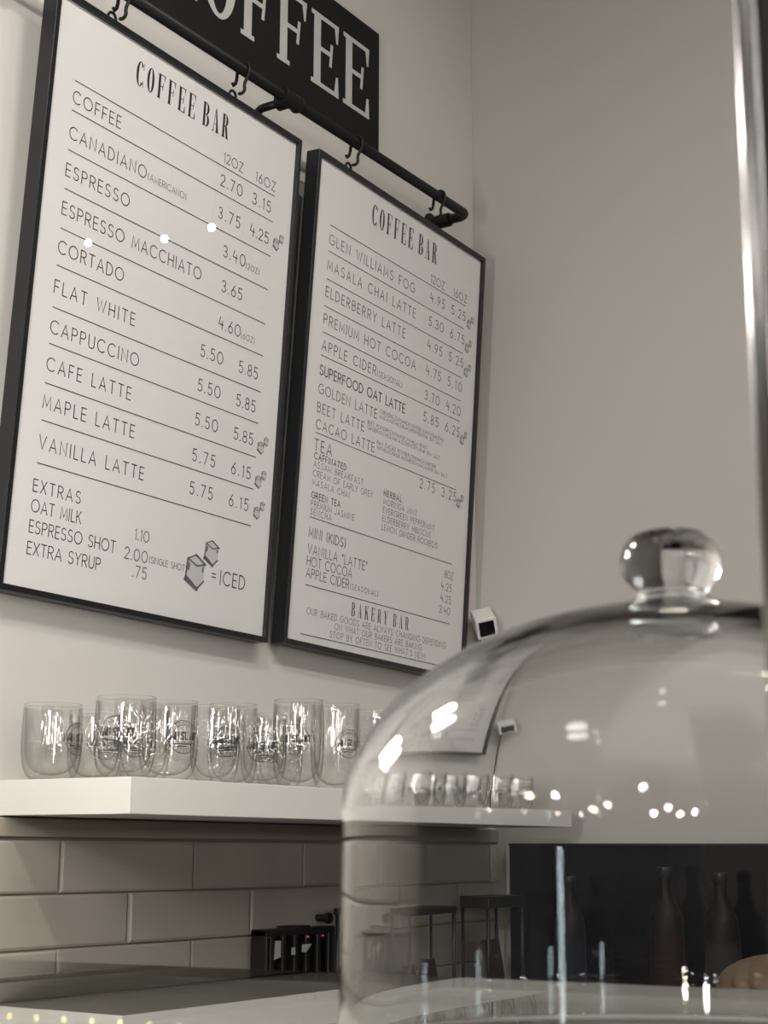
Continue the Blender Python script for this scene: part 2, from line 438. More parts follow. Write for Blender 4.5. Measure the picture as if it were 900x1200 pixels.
def menu_board(cx, cz, rot, label, rows, rules, heads, icons, eyes):
    off, tilt = .06, -.0517
    c, s, cT, sT = math.cos(rot), math.sin(rot), math.cos(tilt), math.sin(tilt)
    X = Vector((c, sT*s, cT*s)); Z = Vector((-s, sT*c, cT*c)); Y = Z.cross(X)
    root = empty('menu_board'); tag(root, label, 'menu board', 'framed cafe menu boards')
    m4 = Matrix((X, Y, Z)).transposed().to_4x4()
    m4.translation = Vector((cx, -off, ZO+cz)) - Z*BH/2
    root.matrix_world = m4
    fw, fd = .0095, .030
    m = MB(); x0, x1, z0, z1 = -BW/2, BW/2, 0, BH
    # mitred moulding, four lengths
    o4 = [(x0, z0), (x1, z0), (x1, z1), (x0, z1)]; i4 = [(x0+fw, z0+fw), (x1-fw, z0+fw), (x1-fw, z1-fw), (x0+fw, z1-fw)]
    vs = [(a, 0, b) for a, b in o4] + [(a, 0, b) for a, b in i4] + [(a, fd, b) for a, b in o4] + [(a, fd, b) for a, b in i4]
    fs = []
    for k in range(4):
        n = (k+1) % 4
        fs += [(k, n, 4+n, 4+k), (8+k, 12+k, 12+n, 8+n), (k, 8+k, 8+n, n), (4+k, 4+n, 12+n, 12+k)]
    m.add(vs, fs); m.build('frame', FRAME, root, bevel=.0008, bseg=2)
    m = MB(); m.box(x0+fw-.002, x1-fw+.002, .0072, .0082, z0+fw-.002, z1-fw+.002); sheet = m.build('menu_sheet', PAPER, root); sheet['label'] = 'white printed menu sheet'
    m = MB(); m.box(x0+fw-.002, x1-fw+.002, .0110, .0150, z0+fw-.002, z1-fw+.002); m.build('backing_board', CABINET, root)
    m = MB(); m.add([(x0+fw, .0045, z0+fw), (x1-fw, .0045, z0+fw), (x1-fw, .0045, z1-fw), (x0+fw, .0045, z1-fw)], [(0, 1, 2, 3)])
    m.build('clear_pane', PANE, root, fixn=False)
    yl = .0069
    P = []; B = []
    for r in rows:
        txt, u0, u1, base, h = r[:5]; wt = r[5] if len(r) > 5 else None
        w = wt or max(1.0, h*.092)
        q = text_quads(txt, u0, u1, base, h, w)
        if wt and wt > 1.5: planar(q, 'section_heading', INK, sheet, yl, x0, BH)
        else: P.extend(q)
    planar(P, 'item_lettering', INK_SOFT, sheet, yl, x0, BH)
    R = [[(a, v-.8), (b, v-.8), (b, v+.8), (a, v+.8)] for a, b, v in rules]
    planar(R, 'rule_lines', INK_SOFT, sheet, yl, x0, BH)
    for hd in heads: planar(disp_polys(*hd), 'heading_lettering', INK, sheet, yl, x0, BH)
    for (u, v, sz) in icons:
        g, d = ice_icon(u, v, sz)
        q = planar(g, 'ice_cube_print', ICEG, sheet, yl, x0, BH)
        planar(d, 'ice_cube_outline', ICED_, q, yl-.0004, x0, BH)
    for u in eyes:
        m = MB(); xx = x0+u/1000
        m.tube([(xx-.009, .016, BH-.002), (xx-.009, .016, BH+.010)] + [(xx+.009*math.cos(a), .016, BH+.010+.010*math.sin(a)) for a in [math.pi*(1-k/8) for k in range(1, 8)]] + [(xx+.009, .016, BH+.010), (xx+.009, .016, BH-.002)], .0024, 8)
        m.build('hanging_eye', PIPE, root, smooth=True)
    return root, m4

LR = []
for t, u1, b in (('COFFEE', 165, 168), ('CANADIANO', 233, 227), ('ESPRESSO', 200, 288), ('ESPRESSO MACCHIATO', 386, 350), ('CORTADO', 202, 412),
                 ('FLAT WHITE', 236, 475), ('CAPPUCCINO', 253, 538), ('CAFE LATTE', 242, 596), ('MAPLE LATTE', 257, 654), ('VANILLA LATTE', 287, 716)):
    LR.append((t, 58, u1, b, 20))
LR += [('(AMERICANO)', 238, 333, 226, 11), ('12OZ', 422, 474, 123, 17), ('16OZ', 512, 568, 123, 17), ('(2OZ)', 502, 540, 290, 10), ('(6OZ)', 503, 541, 417, 10)]
for a, b, v in (('2.70', '3.15', 167), ('3.75', '4.25', 226)):
    LR += [(a, 418, 477, v, 20), (b, 507, 559, v, 20)]
LR += [('3.40', 439, 499, 289, 20), ('3.65', 442, 497, 351, 20), ('4.60', 442, 500, 417, 20)]
for a, b, v in (('5.50', '5.85', 478), ('5.50', '5.85', 538), ('5.50', '5.85', 597), ('5.75', '6.15', 658), ('5.75', '6.15', 714)):
    LR += [(a, 401, 459, v, 20), (b, 504, 556, v, 20)]
LR += [('EXTRAS', 55, 153, 781, 18), ('OAT MILK', 55, 158, 811, 18), ('ESPRESSO SHOT', 55, 237, 842, 18), ('EXTRA SYRUP', 55, 208, 874, 18),
       ('1.10', 280, 312, 813, 17), ('2.00', 260, 312, 846, 18), ('(SINGLE SHOT)', 317, 407, 844, 10), ('.75', 281, 313, 872, 18), ('=', 474, 486, 850, 22), ('ICED', 496, 562, 851, 23)]
LL = [(58, 568, v) for v in (132, 181, 246, 309, 373, 432, 498, 555, 616, 673, 738)]
menu_board(-1.0946, .8159, -.0141, 'left black-framed coffee menu board, with extras and an iced note at its foot',
    LR, LL, [('COFFEE BAR', 190, 427, 80, 43, .40, .125, .035, .03)],
    [(589, 212, 31), (586, 590, 31), (586, 651, 31), (588, 706, 31), (449, 824, 82)], (133, 442))

RR = []
for t, u1, b in (('GLEN WILLIAMS FOG', 362, 167), ('MASALA CHAI LATTE', 371, 218), ('ELDERBERRY LATTE', 337, 271), ('PREMIUM HOT COCOA', 382, 325), ('APPLE CIDER', 242, 376)):
    RR.append((t, 60, u1, b, 19))
RR += [('(SEASONAL)', 247, 337, 375, 11), ('12OZ', 423, 476, 123, 17), ('16OZ', 515, 569, 123, 17)]
for a, b, v in (('4.95', '5.25', 164), ('5.30', '6.75', 216), ('4.95', '5.25', 268), ('4.75', '5.10', 322), ('3.70', '4.20', 375), ('5.85', '6.25', 421), ('2.75', '3.25', 561)):
    RR += [(a, 424, 481, v, 19), (b, 510, 567, v, 19)]
RR += [('SUPERFOOD OAT LATTE', 59, 352, 424, 18, 2.4), ('GOLDEN LATTE', 59, 254, 460, 18), ('BEET LATTE', 59, 213, 496, 18), ('CACAO LATTE', 59, 252, 528, 18)]
for t, a, b, v in (('TURMERIC,CINNAMON,GINGER,ASHWAGANDHA', 265, 505, 446), ('MACA,NUTMEG,BLACKPEPPER,PINK SEA SALT', 265, 500, 456),
                   ('BEET POWDER,CINNAMON,VANILLA BEAN', 225, 440, 478), ('GINGER,NUTMEG,MACA,CORDYCEPS,PINK SEA SALT', 225, 492, 488),
                   ('RAW CACAO POWDER,CINNAMON,GINGER', 261, 480, 509), ('NUTMEG,CHAGA MUSHROOM,MACA,PINK SEA SALT', 261, 526, 519)):
    RR.append((t, a, b, v, 7.2, .72))
RR += [('TEA', 58, 113, 569, 21)]
for t, b, v, w in (('CAFFINATED', 163, 585, 1.7), ('ASSAM BREAKFAST', 222, 601, 1.0), ('CREAM OF EARLY GREY', 257, 618, 1.0), ('MASALA CHAI', 179, 635, 1.0),
                   ('GREEN TEA', 151, 659, 1.7), ('PREMIUM JASMINE', 200, 675, 1.0), ('SENCHA', 126, 690, 1.0)):
    RR.append((t, 60, b, v, 11.5, w))
for t, b, v, w in (('HERBAL', 360, 605, 1.7), ('MORINGA MINT', 419, 622, 1.0), ('EVERGREEN PEPPERMINT', 490, 639, 1.0), ('ELDERBERRY HIBISCUS', 475, 656, 1.0), ('LEMON GINGER ROOIBOS', 502, 673, 1.0)):
    RR.append((t, 296, b, v, 11.5, w))
RR += [('MINI (KIDS)', 60, 177, 731, 17, 1.9), ('VANILLA "LATTE"', 60, 253, 762, 17), ('HOT COCOA', 60, 204, 784, 17), ('APPLE CIDER', 60, 197, 806, 17), ('(SEASONAL)', 201, 296, 805, 10),
       ('8OZ', 538, 571, 727, 15), ('4.25', 527, 568, 753, 15), ('4.25', 527, 568, 778, 15), ('3.40', 524, 566, 802, 15),
       ('OUR BAKED GOODS ARE ALWAYS CHANGING DEPENDING', 70, 556, 872, 11.5, 1.0), ('ON WHAT OUR BAKERS ARE BAKING', 160, 464, 888, 11.5, 1.0), ("STOP BY OFTEN TO SEE WHAT'S NEW!", 146, 479, 904, 11.5, 1.0)]
RL = [(59, 565, v) for v in (130, 182, 237, 291, 342, 387, 536, 695, 820)] + [(55, 540, 910)]
menu_board(-.4155, .8095, -.0236, 'black-framed coffee menu board hanging nearest the room corner, with tea and bakery sections',
    RR, RL, [('COFFEE BAR', 195, 439, 79, 44, .40, .125, .035, .03), ('BAKERY BAR', 211, 411, 855, 26, .44, .12, .04, .03)],
    [(590, 160, 29), (587, 214, 29), (588, 268, 29), (586, 418, 29), (585, 556, 29)], (117, 425))

# ------------------------------------------------------------------ black shop sign
def shop_sign():
    root = empty('shop_sign', (-1.2, -.011, ZO+1.405)); tag(root, 'long black painted sign with white COFFEE capitals above the pipe rail', 'sign')
    m = MB(); m.box(-.62, .778, -.010, .010, 0, .268); m.build('sign_board', SIGNBLACK, root, bevel=.002)
    polys = disp_polys('COFFEE', -1105, -462, 0, 156, .60, .15, .062, .055)
    m = MB()
    for k, p in enumerate(polys):
        m.add([(q[0]/1000+1.2, -.0108 - .00005*(k % 5), .057-q[1]/1000) for q in p], [tuple(range(len(p)))])
    m.build('painted_lettering', SIGNWHITE, root, fixn=False)
shop_sign()

# ------------------------------------------------------------------ pipe rail and hooks
RY, RZ = -.095, 1.332
def rail():
    root = empty('pipe_rail', (-.83, 0, ZO+RZ)); tag(root, 'black iron pipe rail on wall brackets carrying both menu boards', 'rail')
    xo = .83; r = .0105
    m = MB()
    bend = [(-.19-.02+xo+.02*math.sin(a), RY+.02-.02*math.cos(a), 0) for a in [math.pi/2*k/6 for k in range(7)]]
    m.tube([(-1.75+xo, RY, 0)] + bend + [(-.19+xo, -.004, 0)], r, 14); m.build('pipe', PIPE, root, smooth=True)
    def flange(x, z=0):
        m = MB(); m.tube([(x, -.0005, z), (x, -.006, z)], .024, 22); m.tube([(x, -.005, z), (x, -.018, z)], .0145, 18); m.build('flange', PIPE, root, bevel=.001)
    def tee(x):
        m = MB(); m.tube([(x-.026, RY, 0), (x-.021, RY, 0)], .0165, 16); m.tube([(x-.021, RY, 0), (x+.021, RY, 0)], .0148, 16); m.tube([(x+.021, RY, 0), (x+.026, RY, 0)], .0165, 16)
        m.tube([(x, RY, 0), (x, RY+.026, 0)], .0148, 16); m.build('tee_fitting', PIPE, root, smooth=False, bevel=.001)
        m = MB(); m.tube([(x, RY+.02, 0), (x, -.034, 0)] + [(x, -.034+.016*math.sin(a), -.016+.016*math.cos(a)) for a in [math.pi/2*k/5 for k in range(1, 6)]] + [(x, -.018, -.060), (x, -.004, -.066)], r*.72, 12); m.build('bracket_arm', PIPE, root, smooth=True)
        flange(x, -.066)
    tee(0.0); tee(-.72)
    flange(-.19+xo)
    m = MB(); m.tube([(-.19+xo, -.052, 0), (-.19+xo, -.020, 0)], .0150, 16); m.build('coupling', PIPE, root, bevel=.001)
rail()
def s_hooks():
    specs = [(-1.27, 'S-hook over the pipe at the upper left corner of the picture'),
             (-.9655, 'S-hook holding the right end of the left menu board'),
             (-.6131, 'S-hook holding the left end of the right menu board'),
             (-.3050, 'S-hook beside the pipe elbow near the room corner')]
    for x, lab in specs:
        ty = RY; r = .0135
        pts = [(0, ty+.024, -.019), (0, ty+.0215, -.024), (0, ty+.017, -.022), (0, ty+.0145, -.014), (0, ty+r, -.004)]
        pts += [(0, ty+r*math.cos(a), r*math.sin(a)) for a in [math.pi*k/10 for k in range(11)]]
        pts += [(0, ty-r, -.010), (0, ty-.004, -.026)]
        pts += [(0, ty+.004+.008*math.cos(a), -.036+.008*math.sin(a)) for a in [math.pi*(.85+.85*k/9) for k in range(10)]]
        m = MB(); m.tube(pts, .0030, 8)
        o = m.build('s_hook', PIPE, smooth=True); o.location = (x, 0, ZO+RZ)
        tag(o, 'black metal '+lab, 'hook', 'S-hooks on the pipe rail')
s_hooks()

# ------------------------------------------------------------------ shelf
def shelf():
    root = empty('wall_shelf', (-.66, -.001, ZO+.0396)); tag(root, 'thick white floating shelf under the menu boards', 'shelf')
    m = MB(); m.box(-1.361+.66, .57, -.249, 0, 0, .0493)
    m.build('shelf_board', SHELFM, root, bevel=.0012)
shelf()

# ------------------------------------------------------------------ glasses
def glass_profile(R, H):
    o = [(0, .0), (R*.62, 0), (R*.74, .004), (R*.86, H*.10), (R*.95, H*.22), (R*1.0, H*.40), (R*1.0, H*.62), (R*.985, H*.82), (R*.965, H*.97)]
    rim = [(R*.960, H*.99), (R*.945, H), (R*.930, H*.99)]
    i = [(R*.915, H*.95), (R*.90, H*.80), (R*.90, H*.55), (R*.875, H*.36), (R*.78, H*.22), (R*.58, H*.12), (R*.30, H*.075), (0, H*.062)]
    return o, rim, i
def smooth_prof(p, k=3):
    out = []
    for a in range(len(p)-1):
        p0 = p[max(a-1, 0)]; p1 = p[a]; p2 = p[a+1]; p3 = p[min(a+2, len(p)-1)]
        for j in range(k):
            t = j/k; t2 = t*t; t3 = t2*t
            out.append(tuple(.5*((2*p1[d])+(-p0[d]+p2[d])*t+(2*p0[d]-5*p1[d]+4*p2[d]-p3[d])*t2+(-p0[d]+3*p1[d]-3*p2[d]+p3[d])*t3) for d in (0, 1)))
    out.append(p[-1]); return [(max(0, a), b) for a, b in out]
def make_glass(R, H):
    root = empty('drinking_glass')
    o, rim, i = glass_profile(R, H)
    m = MB(); m.lathe([(0, 0), (R*.62, 0)] + smooth_prof(o[2:]) , 40); m.lathe(smooth_prof(rim), 40)
    m.build('outer_wall', GLASSWARE, root, smooth=True)
    m = MB(); m.lathe(smooth_prof(i), 40); m.build('inner_wall', GLASSWARE, root, smooth=True)
    # round printed emblem wrapped on the outside
    polys = []
    D = 23.0; cz = H*1000*.53
    polys += ribbon(arc(0, 0, D, D, 12, 168, 24), 1.0) + ribbon(arc(0, 0, D, D, 198, 342, 24), 1.0)
    polys += ribbon(arc(0, 0, D*.74, D*.74, 20, 160, 20), .7) + ribbon(arc(0, 0, D*.74, D*.74, 205, 335, 20), .7)
    for a in range(50, 140, 15):
        x, y = D*.87*math.cos(math.radians(a)), D*.87*math.sin(math.radians(a)); polys += ribbon([(x*.96, y*.96), (x*1.04, y*1.04)], .9)
    for a in range(225, 320, 15):
        x, y = D*.87*math.cos(math.radians(a)), D*.87*math.sin(math.radians(a)); polys += ribbon([(x*.96, y*.96), (x*1.04, y*1.04)], .9)
    for q in text_quads('MAIN ST. MKT', -25, 25, 3.5, 10, 1.9): polys.append([(a, -b) for a, b in q])
    polys += ribbon([(-24, -6.5), (24, -6.5)], .8) + ribbon([(-14, -9.5), (14, -9.5)], 1.8) + ribbon([(-8, -13), (8, -13)], 1.6)
    m = MB()
    for p in polys:
        vs = []
        for a, b in p:
            th = a/1000/R; z = (cz+b)/1000
            f = 1.0 if .36*H < z < .64*H else (.985 if z > .64*H else .96)
            vs.append(((R*1.0+.0006)*math.sin(th), -(R*1.0+.0006)*math.cos(th), z))
        m.add(vs, [tuple(range(len(vs)))])
    m.build('printed_emblem', LOGO, root, fixn=False)
    return root
def copy_tree(o, parent=None):
    c = o.copy(); COL.objects.link(c)
    if parent: c.parent = parent
    for ch in o.children: copy_tree(ch, c)
    return c
def glasses():
    zs = ZO+.0890
    protos = {}
    # x, y, radius, height, turn(deg), label
    L = [(-1.316, -.052, .0430, .1080, 96, 'clear double-walled glass at the left end of the shelf, near the wall'),
         (-1.228, -.052, .0400, .104, 60, 'clear back-row glass half hidden behind the glass above the shelf corner'),
         (-1.316, -.192, .0428, .1115, 20, 'clear glass second from the left, above the front corner of the shelf'),
         (-1.224, -.191, .0424, .1125, 66, 'wide clear glass third from the left in the front row'),
         (-1.130, -.060, .0400, .118, 20, 'clear back-row glass between the third and fourth front glasses'),
         (-1.130, -.200, .0365, .113, 70, 'narrow clear glass fourth from the left in the front row'),
         (-.934, -.076, .0405, .136, 15, 'wide-rimmed back-row glass under the right half of the left board'),
         (-1.013, -.200, .0352, .108, 30, 'short clear glass fifth from the left in the front row'),
         (-.911, -.191, .0411, .139, 24, 'tallest clear glass, under the gap between the two menu boards'),
         (-.771, -.166, .0417, .144, 62, 'clear glass just left of the cake dome, emblem turned right'),
         (-.660, -.176, .0400, .141, 30, 'clear glass cut by the left edge of the cake dome'),
         (-.800, -.070, .0400, .130, 10, 'clear glass in the back row behind the tallest glass'),
         (-.560, -.155, .0405, .138, 40, 'clear glass seen through the dome, first from its left edge'),
         (-.465, -.150, .0405, .138, 60, 'clear glass seen through the dome, second from its left edge'),
         (-.365, -.150, .0405, .138, 20, 'clear glass seen through the dome, third from its left edge'),
         (-.260, -.150, .0405, .138, 50, 'clear glass seen through the dome, fourth from its left edge'),
         (-.150, -.140, .0405, .138, 50, 'clear glass at the right end of the shelf by the room corner')]
    for x, y, R, H, a, lab in L:
        k = (round(R, 4), round(H, 3))
        if k not in protos: g = protos[k] = make_glass(R, H)
        else: g = copy_tree(protos[k])
        g.location = (x, y-.004, zs+.0003); g.rotation_euler = (0, 0, math.radians(-57+a-28))
        tag(g, lab, 'glass', 'double-walled glasses on the white shelf')
glasses()

# ------------------------------------------------------------------ security camera in the corner
def sec_cam():
    root = empty('security_camera', (-.064, -.062, ZO+.453)); tag(root, 'small white cube camera with black square face beside the right menu board', 'camera')
    n = Vector((-.62, -.56, -.48)).normalized()            # where it looks
    side = Vector((.42, -.88, .12)); side = (side - n*side.dot(n)).normalized()
    up = side.cross(-n).normalized()
    if up.z < 0: up = -up
    Mx = Matrix((side*1.22, -n*1.22, up*1.22)).transposed().to_4x4()
    m = MB(); m.box(-.0185, .0185, .002, .050, -.0185, .0185, M=Mx); m.build('housing', WHITEPL, root, bevel=.005, bseg=4)
    m = MB(); m.box(-.0185, .0185, -.001, .004, -.0185, .0185, M=Mx); m.build('bezel', WHITEPL, root, bevel=.0018, bseg=3)
    m = MB(); m.box(-.0135, .0135, -.0022, 0, -.0135, .0135, M=Mx); m.build('black_face', BLACKGL, root, bevel=.0015)
    b = Mx @ Vector((0, .048, 0))
    m = MB(); m.tube([b, b+Vector((.015, .022, .006)), (.0625, .035, b.z+.006)], .006, 10); m.build('mount_arm', WHITEPL, root, smooth=True)
    c = Mx @ Vector((0, .046, -.010))
    m = MB(); m.tube([c, c+Vector((.012, .014, -.03)), (.045, .050, -.14), (.040, .058, -.30), (.042, .059, -.353)], .0017, 6); q = m.build('cord', FRAME, root, smooth=True); q['label'] = 'thin dark cord hanging down the corner'
sec_cam()

# ------------------------------------------------------------------ dark panel and things on the back counter
CT = ZO-.31
def back_counter():
    root = empty('back_counter', (-1.4, -.3, 0)); tag(root, 'grey back counter along the tiled wall and round the corner', 'counter')
    m = MB(); m.box(-.45, 1.3985, -.32, .286, CT-.035, CT); m.box(.72, 1.3985, -.95, -.32, CT-.035, CT); m.build('worktop', WORKTOP, root, bevel=.003)
    m = MB(); m.box(-.43, 1.36, -.28, .28, .08, CT-.035); m.box(.76, 1.36, -.93, -.28, .08, CT-.035); m.box(-.40, 1.34, -.22, .28, 0, .08); m.build('cabinet_body', CABINET, root)
    for k in range(2):
        m = MB(); a = -.42+k*.53; m.box(a, a+.515, -.30, -.281, .10, CT-.05); d = m.build('door', CABINET, root, bevel=.002)
        m = MB(); m.tube([(a+.45, -.315, .75), (a+.45, -.315, .90)], .006, 8); m.build('handle', STEEL, d, smooth=True)
back_counter()
def dark_panel():
    root = empty('gloss_panel', (-.008, -.39, CT)); tag(root, 'glossy black panel along the right wall, seen through the cake dome', 'panel')
    m = MB(); m.box(-.006, .006, -.345, .340, .001, .314); m.build('panel_sheet', BLACKGL, root, bevel=.001)
    m = MB(); m.box(-.010, .006, .3405, .3465, .2, .314); s = m.build('edge_strip', WHITEPL, root); s['label'] = 'pale edge strip at the corner end'
    m = MB(); m.box(-.0085, .006, -.345, .340, .3142, .3185); m.build('top_rail', FRAME, root)
dark_panel()
def bottle(x, y, R, H, lab, lm):
    root = empty('bottle', (x, y, CT)); tag(root, lab, 'bottle', 'dark bottles before the black panel')
    m = MB(); m.lathe(smooth_prof([(0, 0), (R*.9, 0), (R, .006), (R, H*.58), (R*.85, H*.70), (R*.42, H*.80), (R*.36, H*.95), (R*.40, H*.96)]), 28); m.build('bottle_body', BOTTLE, root, smooth=True)
    m = MB(); m.lathe([(R+.0006, H*.18), (R+.0008, H*.52)], 28); m.build('bottle_label', lm, root, smooth=True)
    m = MB(); m.lathe([(0, H), (R*.42, H), (R*.44, H*.99), (R*.44, H*.93), (R*.40, H*.925)], 20); m.build('cap', FRAME, root, smooth=True)
LAB2 = surf('dull_blue_label', (.007, .009, .016), .7, spec=.2); LAB3 = surf('dull_red_label', (.015, .006, .006), .7, spec=.2)
bottle(-.085, -.455, .034, .275, 'dark bottle with dull red label in the middle of the black panel', LAB3)
bottle(-.080, -.235, .032, .255, 'dark bottle with dull blue label towards the left of the black panel', LAB2)
bottle(-.080, -.570, .034, .265, 'dark bottle with grey label near the right of the black panel', BLABEL)

def caddy():
    x0, x1 = -.798, -.600
    root = empty('counter_caddy', ((x0+x1)/2, -.036, CT)); tag(root, 'black slotted plastic caddy against the tiles, left of the dome edge', 'caddy')
    h = (x1-x0)/2; H = .173; d = .017
    m = MB(); m.box(-h, h, d-.005, d, 0, H); m.box(-h, -h+.007, -d, d, 0, H); m.box(h-.007, h, -d, d, 0, H); m.box(-h, h, -d, d, 0, .02)
    m.box(-h, h, -d, d, H-.012, H); m.box(-h+.07, -h+.125, -d, d, H-.002, H+.004); m.build('shell', BLACKPL, root, bevel=.004, bseg=3)
    for k in range(6):
        a = -h+.009+k*(2*h-.018)/5.4; m = MB(); m.box(a, a+.011, -d-.002, -d+.006, .02, H-.010); m.build('front_slat', BLACKPL, root, bevel=.002)
    for pts in ([(.018, .125), (.035, .128), (.035, .155), (.020, .155)], [(.066, .130), (.076, .130), (.076, .143), (.066, .142)], [(.096, .134), (.106, .132), (.124, .146), (.096, .146)]):
        m = MB(); n = len(pts)
        vs = [(-h+a, y, z) for y in (-d-.0035, -d-.0024) for a, z in pts]
        m.add(vs, [tuple(range(n)), tuple(range(n, 2*n))[::-1]] + [(k, (k+1) % n, n+(k+1) % n, n+k) for k in range(n)])
        q = m.build('paper_card', PALE, root); q['label'] = 'pale grey card showing in a slot'
    for a in (.111, .155):
        m = MB(); m.lathe([(0, .0022), (.0020, .0012), (.0022, -.001), (0, -.0012)], 10, (-h+a, -d-.0040, .158)); m.build('indicator_light', REDLED, root, smooth=True)
caddy()
def peg():
    m = MB(); m.tube([(-.600, -.0135, ZO-.124), (-.600, -.040, ZO-.124)], .0065, 14); m.tube([(-.600, -.034, ZO-.124), (-.600, -.042, ZO-.124)], .0095, 16)
    o = m.build('wall_peg', BLACKPL, bevel=.001); tag(o, 'small black peg on the tiles above the caddy, at the dome edge', 'peg')
peg()
def rack(x0, x1, y0, y1, zt, thick, lab):
    root = empty('counter_rack', ((x0+x1)/2, (y0+y1)/2, CT)); tag(root, lab, 'rack', 'black racks behind the dome')
    hx, hy = (x1-x0)/2, (y1-y0)/2; H = ZO+zt-CT
    m = MB(); m.box(-hx, hx, -hy, hy, H-thick, H); m.build('top_tray', BLACKPL, root, bevel=.002)
    for sx in (-1, 1):
        for sy in (-1, 1):
            m = MB(); m.tube([(sx*(hx-.006), sy*(hy-.006), 0), (sx*(hx-.006), sy*(hy-.006), H-thick)], .004, 8); m.build('leg', BLACKPL, root, smooth=True)
    m = MB(); m.box(-hx+.004, hx-.004, -hy+.004, hy-.004, .012, .018); m.build('lower_shelf', BLACKPL, root)
rack(-.620, -.405, -.14, -.062, -.106, .012, 'low black rack on the counter seen through the left of the dome')
rack(-.250, -.085, -.13, -.05, -.093, .022, 'black rack with thick top beside the room corner, seen through the dome')
def bag(x, y, w, h, lab, z=CT+.0185):
    m = MB(); n = 9
    rings = []
    for k in range(n):
        t = k/(n-1); ww = w/2*(1-.10*t**3); dd = .022*(1-t**2.2)+.002; zz = h*t
        rings.append([(ww*math.copysign(abs(math.cos(a))**.5, math.cos(a)), dd*math.copysign(abs(math.sin(a))**.7, math.sin(a)), zz) for a in [2*math.pi*i/20 for i in range(20)]])
    vs = [v for r in rings for v in r]; fs = [(k*20+i, k*20+(i+1) % 20, (k+1)*20+(i+1) % 20, (k+1)*20+i) for k in range(n-1) for i in range(20)]
    fs += [tuple(range(20))[::-1], tuple((n-1)*20+i for i in range(20))]
    m.add(vs, fs); o = m.build('coffee_bag', BAG, smooth=True); o.location = (x, y, z); tag(o, lab, 'bag', 'dark coffee bags on the racks')
bag(-.570, -.10, .070, .088, 'dark brown coffee bag at the left end of the low rack')
bag(-.475, -.10, .070, .094, 'dark brown coffee bag at the right end of the low rack')
bag(-.180, -.09, .090, .115, 'dark brown coffee bag in the rack by the corner')

def basket():
    root = empty('wicker_basket', (-.40, -.800, CT)); tag(root, 'round brown wicker basket with ribbed domed lid at the right edge', 'basket')
    m = MB(); m.lathe([(0, 0), (.085, 0), (.100, .03), (.108, .088), (.104, .090), (.095, .03), (.08, .006), (0, .006)], 40); m.build('bowl', WICKER, root, smooth=True)
    m = MB(); n = 96; vs = []; fs = []
    rows_ = 14
    for k in range(rows_+1):
        a = math.pi/2*k/rows_
        for i in range(n):
            th = 2*math.pi*i/n
            tw = th + .5*k/rows_
            rr = .106*math.cos(a)*(1+.045*math.cos(tw*16))
            vs.append((rr*math.cos(th), rr*math.sin(th), .0905+.052*math.sin(a)))
    for k in range(rows_):
        for i in range(n): fs.append((k*n+i, k*n+(i+1) % n, (k+1)*n+(i+1) % n, (k+1)*n+i))
    m.add(vs, fs); m.build('ribbed_lid', WICKER, root, smooth=True)
    m = MB(); m.tube([(.108*math.cos(2*math.pi*i/40), .108*math.sin(2*math.pi*i/40), .0905) for i in range(41)], .003, 8); m.build('rim', WICKER, root, smooth=True)
basket()

# ------------------------------------------------------------------ display case and its LED strip
GZ = ZO-.0885
CA = Vector((-2.043, -1.10))                      # middle of the rear edge
def display_case():
    ang = math.atan2(.068, .515)                   # turned a little from square
    root = empty('display_case', (CA.x, CA.y, 0), ang); tag(root, 'glass-topped pastry display case with warm LED strip in the foreground', 'display case')
    # local frame: +x to the back counter, y along the case
    y0, y1, x0, x1 = -1.45, .82, -.70, 0
    h = GZ
    m = MB(); m.box(x0, x1, y0, y1, h-.006, h); m.build('glass_top', CASEGLASS, root)
    m = MB(); m.box(x0, x0+.006, y0, y1, .55, h-.007); m.build('front_pane', CASEGLASS, root)
    m = MB(); m.box(x1-.022, x1-.002, y0, y1, h-.085, h-.0065); m.build('rear_header', CASEWHITE, root, bevel=.001)
    m = MB(); m.box(x1-.016, x1-.006, y0, y1, .55, h-.0855); m.build('rear_door', CASEWHITE, root)
    for s in (y0, y1-.02):
        m = MB(); m.box(x0+.007, x1-.023, s, s+.02, .55, h-.0065); m.build('end_panel', CASEWHITE, root)
    m = MB(); m.box(x0+.008, x1-.023, y0+.021, y1-.021, h-.40, h-.385); m.build('inner_shelf', CASEWHITE, root)
    m = MB(); m.box(x0, x1, y0, y1, .08, .549); m.box(x0+.05, x1-.05, y0+.02, y1-.02, 0, .08); m.build('base_cabinet', CABINET, root, bevel=.004)
    m = MB(); m.box(x1-.0245, x1-.0222, y0+.03, y1-.03, h-.043, h-.033); st = m.build('led_strip', WHITEPL, root)
    k = 0; y = .78
    while y > -.62:
        m = MB(); m.lathe([(0, .0020), (.0020, .0012), (.0026, 0), (0, -.0001)], 10)
        vs = [(-z, a, b) for a, b, z in m.v]; m.v = [(x1-.0246+q[0], y+q[1], h-.038+q[2]) for q in vs]
        m.build('diode', LEDM, st, smooth=True); y -= .0245; k += 1
display_case()

